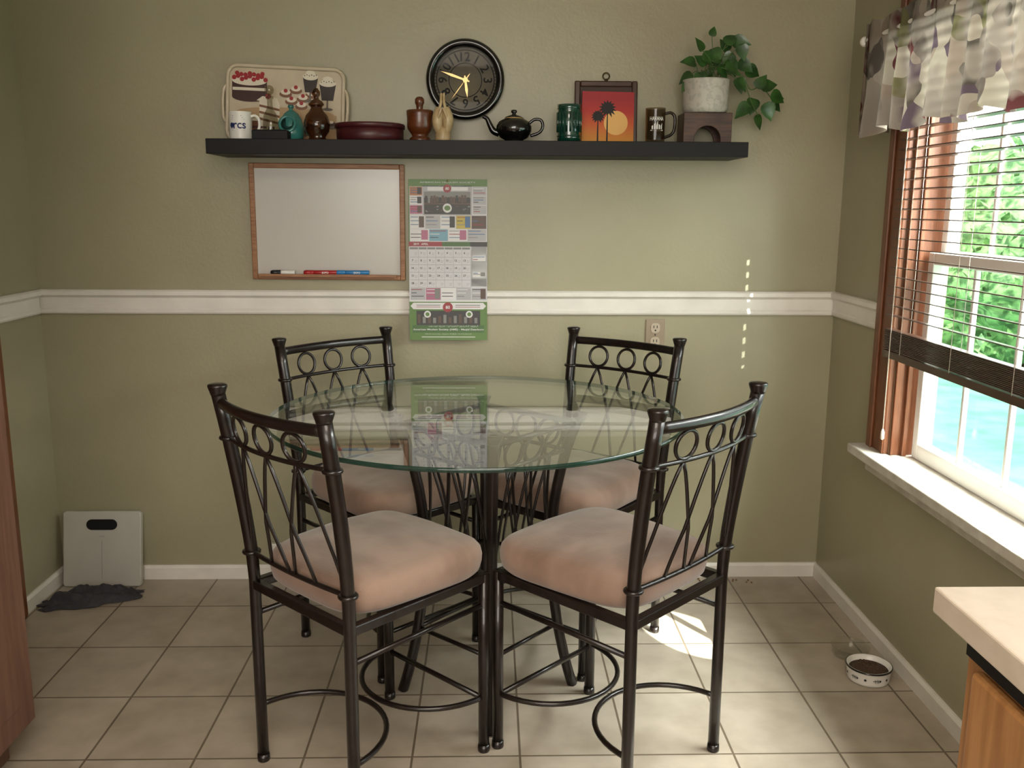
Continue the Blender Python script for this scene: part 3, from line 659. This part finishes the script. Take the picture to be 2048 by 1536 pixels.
# ---------------------------------------------------------------- whiteboard
wb=E('whiteboard',(-.581,YB,1.362),'whiteboard with light oak frame and marker tray','whiteboard',rot=(0,radians(.3),0))
w,h=.552,.412
wbm=M('whiteboard_surface','bcb7b0',.22,col2='c0bbb4',ns=2)
b=MB();b.box((-w/2+.01,-.01,-h/2+.01),(w/2-.01,-.002,h/2-.01));b.build('board_surface',wbm,wb)
b=MB();t=.018
b.box((-w/2,-.02,-h/2),(-w/2+t,0,h/2));b.box((w/2-t,-.02,-h/2),(w/2,0,h/2));b.box((-w/2+t,-.02,h/2-t),(w/2-t,0,h/2));b.box((-w/2+t,-.02,-h/2),(w/2-t,0,-h/2+t))
b.build('board_frame',oak,wb,bevel=.003)
b=MB();b.box((-w/2+.03,-.045,-h/2+.012),(w/2-.03,-.02,-h/2+.018));b.box((-w/2+.03,-.047,-h/2+.012),(w/2-.03,-.044,-h/2+.022));b.build('marker_tray',oak,wb)
def mk2(x,col,label,L_,txt,capcol,s=-1):
    o=E('marker',(x,YB-.034,1.362-h/2+.0275),label,'marker',group='markers on the whiteboard tray')
    cm=M('marker_ink_'+col,col,.35);T=Matrix.Rotation(radians(90),4,'Y')
    b=MB();b.lathe([(.007,-L_/2),(.0082,-L_/2+.003),(.0082,L_/2)],seg=16,T=T)
    if txt:b.text(txt,.0,.0,.0089,1,h=.007,bold=True)
    b.build('marker_barrel',[cm,white],o)
    b=MB();b.lathe([(.0086,0),(.0086,.03),(.006,.036)],seg=16,T=Matrix.Translation((s*L_/2,0,0))@Matrix.Rotation(radians(90*s),4,'Y'));b.build('marker_cap',M('marker_ink_'+capcol,capcol,.35),o)
mk2(-.728,'d6d2cc','white dry-erase marker with black cap on the tray',.05,None,'15141a')
mk2(-.592,'a01a1e','red dry-erase marker on the whiteboard tray',.085,'EXPO','a01a1e')
mk2(-.478,'2672ab','blue dry-erase marker on the whiteboard tray',.085,'EXPO','2672ab')

# ---------------------------------------------------------------- calendar
cal=E('wall_calendar',(-.150,YB-.006,1.516),'printed wall calendar with green cover hanging over the rail','calendar',rot=(radians(-3.2),0,0))
PC=dict(paper='c2c0c3',green='4e7029',dgreen='355a1c',dark='1a1613',red='8c1720',grey='75736f',lg='a3a1a4',blue='345f8c',orange='a36328',pink='a35c78',yellow='b39d35',cyan='6a96a8',brown='4c3424',black='100e10',white='cfcdcc',purple='4a335a')
PK=list(PC);PM=[M('print_'+k,PC[k],.4) for k in PK];PI={k:i for i,k in enumerate(PK)}
b=MB();s=.283/156
def X(u):return (u-78)*s
def Z(v):return -v*s*1.002
def cr2(u0,v0,u1,v1,c,lay=1):b.rect(X(u0),Z(v1),X(u1),Z(v0),.001+.00035*lay,PI[c])
b.box((X(0),-.001,Z(318)),(X(156),.001,Z(0)),PI['paper'])
cr2(0,0,156,14,'green');cr2(0,14,2,122,'green')
b.text('AMERICAN MOSLEM SOCIETY',X(78),Z(6),.0018,PI['white'],width=.2,h=.005)
cr2(28,12,126,70,'lg');cr2(31,24,123,68,'dark',2)
cr2(31,24,123,36,'grey',3);rq=random.Random(9)
for i in range(16):
    u=33+i*5.5;cr2(u,30+rq.uniform(0,5),u+4.6,44+rq.uniform(0,4),rq.choice(['brown','dark','grey','brown']),4)
cr2(31,46,123,49,'brown',5)
for i in range(30):
    u=rq.uniform(32,118);v=rq.uniform(50,63);cr2(u,v,u+rq.uniform(2,5),v+rq.uniform(1,3),rq.choice(['grey','brown','dark']),5)
cr2(38,15,118,22,'white',3)
b.disc(X(77),Z(18),8*s,.0028,PI['red']);b.text('80',X(77),Z(18),.0031,PI['white'],h=.01,bold=True);b.disc(X(77),Z(56),9*s,.0033,PI['white']);b.disc(X(77),Z(56),6*s,.0036,PI['green'],5*s)
rc=random.Random(3);keys=['cyan','yellow','blue','orange','pink','white','white','white','white','lg','lg','red','brown','white','lg']
def ad(u0,v0,u1,v1):
    c=rc.choice(keys);cr2(u0+.7,v0+.7,u1-.7,v1-.7,c,1)
    for q in range(3):
        vv=v0+3+q*(v1-v0-5)/3;cr2(u0+2,vv,u0+2+(u1-u0-5)*rc.uniform(.4,1),vv+1.3,rc.choice(['dark','grey','white','red','blue']),2)
    if rc.random()<.5:cr2(u1-(u1-u0)*.4,v0+2,u1-2,v1-3,rc.choice(['dark','brown','grey','blue','pink']),3)
for v0,v1 in ((14,32),(32,50),(50,68)):ad(2,v0,28,v1);ad(127,v0,155,v1)
for i in range(5):ad(2+i*30.6,70,2+(i+1)*30.6,97)
for i in range(4):ad(2+i*38.2,97,2+(i+1)*38.2,121)
cr2(0,122,156,131,'dark');cr2(0,122,66,131,'red',2);cr2(66,122,122,131,'dgreen',2)
b.text('2019   APRIL',X(24),Z(126.5),.0024,PI['white'],h=.0075,bold=True)
for i in range(7):cr2(2+i*17.3,133,18+i*17.3,137,'grey',2)
d=1
for rw in range(5):
    for c_ in range(7):
        u=2+c_*17.3;v=138+rw*15
        cr2(u,v+14.2,u+17,v+14.7,'grey',1);cr2(u+16.8,v,u+17.2,v+14.7,'grey',1);cr2(u+9,v+6,u+15,v+7,'lg',1);cr2(u+9,v+9,u+14,v+10,'lg',1)
        if (rw>0 or c_>=1) and d<=30:
            b.text(str(d),X(u+5),Z(v+6),.0019,PI['dark'],h=.0075,bold=True);d+=1
for i in range(5):
    cr2(124,131+i*16,155,146+i*16,'white',0)
    if i%2:ad(126,132+i*16,154,145+i*16)
for i in range(5):ad(2+i*30.6,213,2+(i+1)*30.6,238)
cr2(0,238,156,241,'white',2)
cr2(0,241,156,318,'green',3)
cr2(8,243,148,256,'white',4);b.flat([(X(8),Z(256)),(X(8),Z(243)),(X(2),Z(249.5))],.0025,PI['white']);b.flat([(X(148),Z(256)),(X(154),Z(249.5)),(X(148),Z(243))],.0025,PI['white'])
cr2(14,247,62,248.5,'grey',5);cr2(92,247,142,248.5,'grey',5);cr2(14,251,62,252,'red',5);cr2(92,251,142,252,'red',5)
cr2(14,259,142,290,'dark',4)
for i in range(12):cr2(16+i*10.4,266+(i*5)%8,22+i*10.4,284,'grey' if i%2 else 'brown',5)
b.disc(X(36),Z(266),7*s,.0034,PI['white']);b.disc(X(120),Z(266),7*s,.0034,PI['white']);b.disc(X(36),Z(266),4*s,.0037,PI['green']);b.disc(X(120),Z(266),4*s,.0037,PI['green'])
b.disc(X(77),Z(252),10*s,.0036,PI['red']);b.text('80',X(77),Z(252),.0039,PI['white'],h=.012,bold=True)
cr2(6,288,150,303,'dgreen',5)
b.text('American Moslem Society (AMS) - Masjid Dearborn',X(78),Z(297),.0036,PI['white'],width=.258,h=.0085,bold=True)
ar='\u0646\u0631\u0648\u0628\u0631\u064a\u062f \u062f\u062c\u0633\u0645 - \u0629\u064a\u0643\u064a\u0631\u0645\u0627\u0644\u0627 \u0629\u064a\u0645\u0644\u0633\u0627\u0644\u0627 \u0629\u064a\u0639\u0645\u062c\u0644\u0627'
b.text(ar,X(88),Z(290),.0037,PI['white'],width=.18,h=.008)
b.text('9945 W. Vernor Hwy. - Dearborn, MI 48120 - Tel. (313) 849-2147',X(78),Z(306),.0036,PI['white'],width=.17,h=.004)
cr2(24,311,132,312.5,'white',5)
b.build('calendar_page',PM,cal)
b=MB();b.ball((0,-.003,-.006),.004);b.build('pin',M('pin_metal','b0a070',.3,metal=.8),cal)

# ---------------------------------------------------------------- outlet
ol=E('wall_outlet',(.617,YB,.955),'beige double wall outlet with cover plate','outlet')
bg=M('beige_plastic','94846f',.4);b=MB();b.box((-.036,-.006,-.058),(.036,0,.058));b.build('cover_plate',bg,ol,bevel=.004)
b=MB()
for z in (-.026,.026):
    b.prism(rr(.034,.036,.012,5,0,z),-.0085,-.005,0)
    for x in (-.006,.006):b.rect(x-.0014,z-.001,x+.0014,z+.009,.0087,1)
    b.disc(0,z-.009,.0032,.0087,1,n=10)
b.disc(0,0,.003,.0065,1,n=10)
b.build('socket',[M('socket_cream','b5a793',.4),blackmat],ol)
vt=E('floor_vent',(-.70,YB-.013,0.0),'white metal air vent at the foot of the wall','vent')
b=MB();b.box((-.14,-.02,0),(.14,0,.15));b.build('vent_frame',whitem,vt,bevel=.005)
b=MB()
for i in range(8):b.box((-.12,-.024,.022+i*.014),(.12,-.019,.029+i*.014))
b.build('vent_grille',M('vent_grey','b5b2aa',.4),vt)

# ---------------------------------------------------------------- scale
sc=E('floor_scale',(-1.462,3.308,.001),'white flat digital scale leaning against the wall','scale',rot=(radians(-10),0,0))
b=MB();b.prism(rr(.292,.285,.012,5,0,.1425),-.012,.012,0);b.build('scale_body',M('scale_white','b2afa6',.3),sc,bevel=.004)
b=MB();b.prism(rr(.115,.04,.02,8,0,.235),-.0135,-.011,0);b.build('display',blackmat,sc)
b=MB();b.rect(-.0008,.03,.0008,.175,.0125,0);b.text('OZERI',0,.19,.0125,0,h=.005);b.build('marking',M('scale_grey_line','7d7a72',.4),sc)
b=MB();nx,ny=70,36;vs=[];fs=[]
for i in range(nx+1):
    for j in range(ny+1):
        u=i/nx;v=j/ny
        x=(u-.5)*.34;wid=.5+.5*sin(pi*min(1,u*1.1))+.22*noise.noise((u*4,0,2))
        y=(v-.5)*.15*wid-.05*(.5-u)+.03*noise.noise((u*5,9,1))
        x+=.03*noise.noise((v*3,u*3,0));edge=min(1,5*min(u,1-u,v,1-v))
        z=.004+edge*(.012+.05*abs(noise.noise((u*5,v*2.2+u*2,1)))+.014*abs(noise.noise((u*11,v*5,4)))+.012*exp(-((u-.62)**2+(v-.7)**2)/.02))
        vs.append((x,y,max(.003,z)))
for i in range(nx):
    for j in range(ny):a=i*(ny+1)+j;fs.append((a,a+ny+1,a+ny+2,a+1))
b.add(vs,fs,0,True)
o=b.build('floor_cloth',M('charcoal_cloth','353338',.95,col2='434146',ns=40,bump=.3,bs=300),loc=(-1.45,3.18,0));o.rotation_euler=(0,0,radians(8))
o.modifiers.new('s','SOLIDIFY').thickness=.002
tag(o,'crumpled dark grey cloth lying on the tiles','cloth')
pb=E('pet_bowl',(1.165,2.575,0),'white pet bowl with black fishbone pattern and kibble','bowl')
b=MB();b.lathe([(.055,0),(.06,.003),(.062,.01),(.066,.042),(.069,.048),(.065,.05),(.06,.045),(.054,.02),(.0001,.014)],seg=48)
for k in range(12):
    a=k*pi/6;T=Matrix.Rotation(a,4,'Z')
    if k%2==0:
        b.flat([(-.012,.024),(.008,.024),(.008,.026),(-.012,.026)],.0005,1,T,cyl=.0645)
        for q in (-.006,-.001,.004):b.flat([(q,.019),(q+.0015,.019),(q+.0015,.031),(q,.031)],.0008,1,T,cyl=.0645)
        b.flat([(.008,.02),(.014,.025),(.008,.03)],.0008,1,T,cyl=.0645)
    else:b.disc(0,.025,.004,.0006,1,n=8,T=T,cyl=.0645)
b.tube([(.0665*cos(a),.0665*sin(a),.047) for a in [2*pi*k/48 for k in range(48)]],.003,1,closed=True,seg=8)
b.build('bowl_body',[white,black],pb)
b=MB();b.lathe([(.058,.034),(.04,.037),(.0001,.038)],seg=24)
for k in range(60):
    a=rnd.uniform(0,6.28);q=rnd.uniform(0,.05);b.ball((q*cos(a),q*sin(a),.038),.005,.004,.003,seg=8,st=5)
o=b.build('kibble',M('kibble_brown','4a3626',.9),pb)
b=MB();b.lathe([(.05,0),(.055,.002),(.058,.03),(.061,.033),(.057,.032),(.05,.004),(.0001,.003)],seg=36)
tag(b.build('plastic_dish',glassmat('clear_plastic','f0f0ea',1.3,.05,.08,'cfcac0'),loc=(1.17,2.73,0)),'clear shallow plastic dish beside the pet bowl','dish')
b=MB()
for k in range(20):
    b.ball((rnd.uniform(.72,1.04),rnd.uniform(3.30,3.355),.003),.004,.0035,.003,seg=8,st=5)
o=b.build('spilled_kibble',M('kibble_pale','7a6045',.9));tag(o,'brown kibble pieces scattered along the baseboard','kibble');o['kind']='stuff'

# ---------------------------------------------------------------- peninsula
ct=M('cream_laminate','c4b5a5',.35,col2='cbbdae',ns=30)
b=MB();b.box((.607,-.7,.878),(XR,1.163,.915));
tag(b.build('countertop',[ct],bevel=.003),'cream laminate countertop with a thin edge seam','countertop')
kc=E('kitchen_cabinet',(.95,.2,0),'light wooden base cabinet under the laminate countertop','cabinet')
b=MB();b.box((-.31,-.85,.1),(.334,.92,.86));b.box((-.25,-.85,0),(.334,.87,.1));b.build('body',cabm,kc,bevel=.002)
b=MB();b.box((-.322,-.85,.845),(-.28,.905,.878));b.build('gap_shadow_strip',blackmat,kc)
for y0,y1 in ((.32,.88),(-.3,.28)):
    b=MB();b.box((-.328,y0,.67),(-.31,y1,.835));o=b.build('drawer',cabm,kc,bevel=.006)
    k=MB();k.lathe([(.006,0),(.006,.012),(.014,.018),(.013,.026),(.0001,.029)],T=Matrix.Translation((-.328,(y0+y1)/2,.75))@Matrix.Rotation(radians(-90),4,'Y'),seg=18);k.build('knob',M('knob_bronze','4a3a2c',.4,metal=.6),o)
    b=MB();b.box((-.328,y0,.13),(-.31,y1,.645));b.box((-.331,y0+.06,.19),(-.328,y1-.06,.585));b.build('door',cabm,kc,bevel=.006)
tc2=E('tall_cabinet',(-1.42,1.6,0),'tall rosy-brown wooden pantry cabinet beside the doorway','cabinet')
b=MB();b.box((-.218,-.6,.09),(.222,.632,2.2));b.box((-.218,-.6,0),(.17,.6,.09));b.build('body',pinkwood,tc2,bevel=.003)
for y0,y1 in ((.02,.61),(-.58,.0)):
    b=MB();b.box((.222,y0,.11),(.24,y1,2.15));b.box((.24,y0+.07,.18),(.243,y1-.07,2.08));o=b.build('door',pinkwood,tc2,bevel=.005)
    k=MB();k.tube(smoothpts([(.24,y0+.05,1.0),(.262,y0+.05,1.01),(.262,y0+.05,1.09),(.24,y0+.05,1.1)],4),.005);k.build('handle',M('knob_bronze','4a3a2c',.4,metal=.6),o)

# ---------------------------------------------------------------- lights
def area(loc,rot,sx,sy,pw,col,name):
    l=bpy.data.lights.new(name,'AREA');l.shape='RECTANGLE';l.size=sx;l.size_y=sy;l.energy=pw;l.color=col
    o=bpy.data.objects.new(name,l);COL.objects.link(o);o.location=loc;o.rotation_euler=rot;return o
def aim(o,t):
    d=Vector(t)-o.location;o.rotation_euler=d.to_track_quat('-Z','Y').to_euler()
o=area((2.3,1.9,2.5),(0,0,0),2.4,1.4,410,(1,.99,.97),'window_daylight');aim(o,(.4,2.6,.9))
o=area((-.2,YF+.1,1.7),(0,0,0),2.2,1.2,37,(1,.95,.88),'kitchen_window_light');aim(o,(0,3,1.2))  # unseen fill lamp added behind the camera, no window modelled there
o=area((.1,.3,ZC-.03),(0,0,0),1.0,1.0,18,(1,.9,.77),'ceiling_light')  # unseen warm fill lamp added under the ceiling, no fixture
l=bpy.data.lights.new('sun','SUN');l.energy=5;l.angle=.01;o=bpy.data.objects.new('sun',l);COL.objects.link(o);o.rotation_euler=Vector((.6,.35,-.75)).to_track_quat('-Z','Y').to_euler()
d=Vector((-.434,.696,-.573));l=bpy.data.lights.new('sunbeam','SPOT');l.energy=4200;l.spot_size=radians(3.3);l.spot_blend=.05;l.shadow_soft_size=.006;l.color=(1,.97,.9)
o=bpy.data.objects.new('sunbeam',l);COL.objects.link(o);o.location=Vector((.675,2.88,0))-d*4.1;o.rotation_euler=d.to_track_quat('-Z','Y').to_euler()
# added spot with a dashed mask, imitating sun past the blind slat ends
l=bpy.data.lights.new('sun_slivers','SPOT');l.energy=520;l.spot_size=radians(12);l.spot_blend=0;l.shadow_soft_size=.002;l.use_nodes=True
src=Vector((1.873,1.607,2.425));tgt=Vector((.953,3.383,1.045))
o=bpy.data.objects.new('sun_slivers',l);COL.objects.link(o);o.location=src;o.rotation_euler=(tgt-src).to_track_quat('-Z','Y').to_euler()
N=l.node_tree.nodes;L=l.node_tree.links;em=N['Emission']
tc=N.new('ShaderNodeTexCoord');sx=N.new('ShaderNodeSeparateXYZ');L.new(tc.outputs['Normal'],sx.inputs[0])
def mth(op,a,b_=None):
    n_=N.new('ShaderNodeMath');n_.operation=op
    for i,q in enumerate((a,b_)):
        if q is None:continue
        if isinstance(q,(int,float)):n_.inputs[i].default_value=q
        else:L.new(q,n_.inputs[i])
    return n_.outputs[0]
xz=mth('ABSOLUTE',mth('DIVIDE',sx.outputs[0],sx.outputs[2]));yz=mth('DIVIDE',sx.outputs[1],sx.outputs[2])
m1=mth('LESS_THAN',xz,.0019);m2=mth('LESS_THAN',mth('ABSOLUTE',yz),.07);m3=mth('LESS_THAN',mth('FRACT',mth('ADD',mth('MULTIPLY',yz,60),20)),.45)
L.new(mth('MULTIPLY',mth('MULTIPLY',m1,m2),m3),em.inputs['Strength'])
w=bpy.data.worlds.new('world');S.world=w;w.use_nodes=True
bgn=w.node_tree.nodes['Background'];bgn.inputs[0].default_value=(.93,.97,1,1);bgn.inputs[1].default_value=2.6
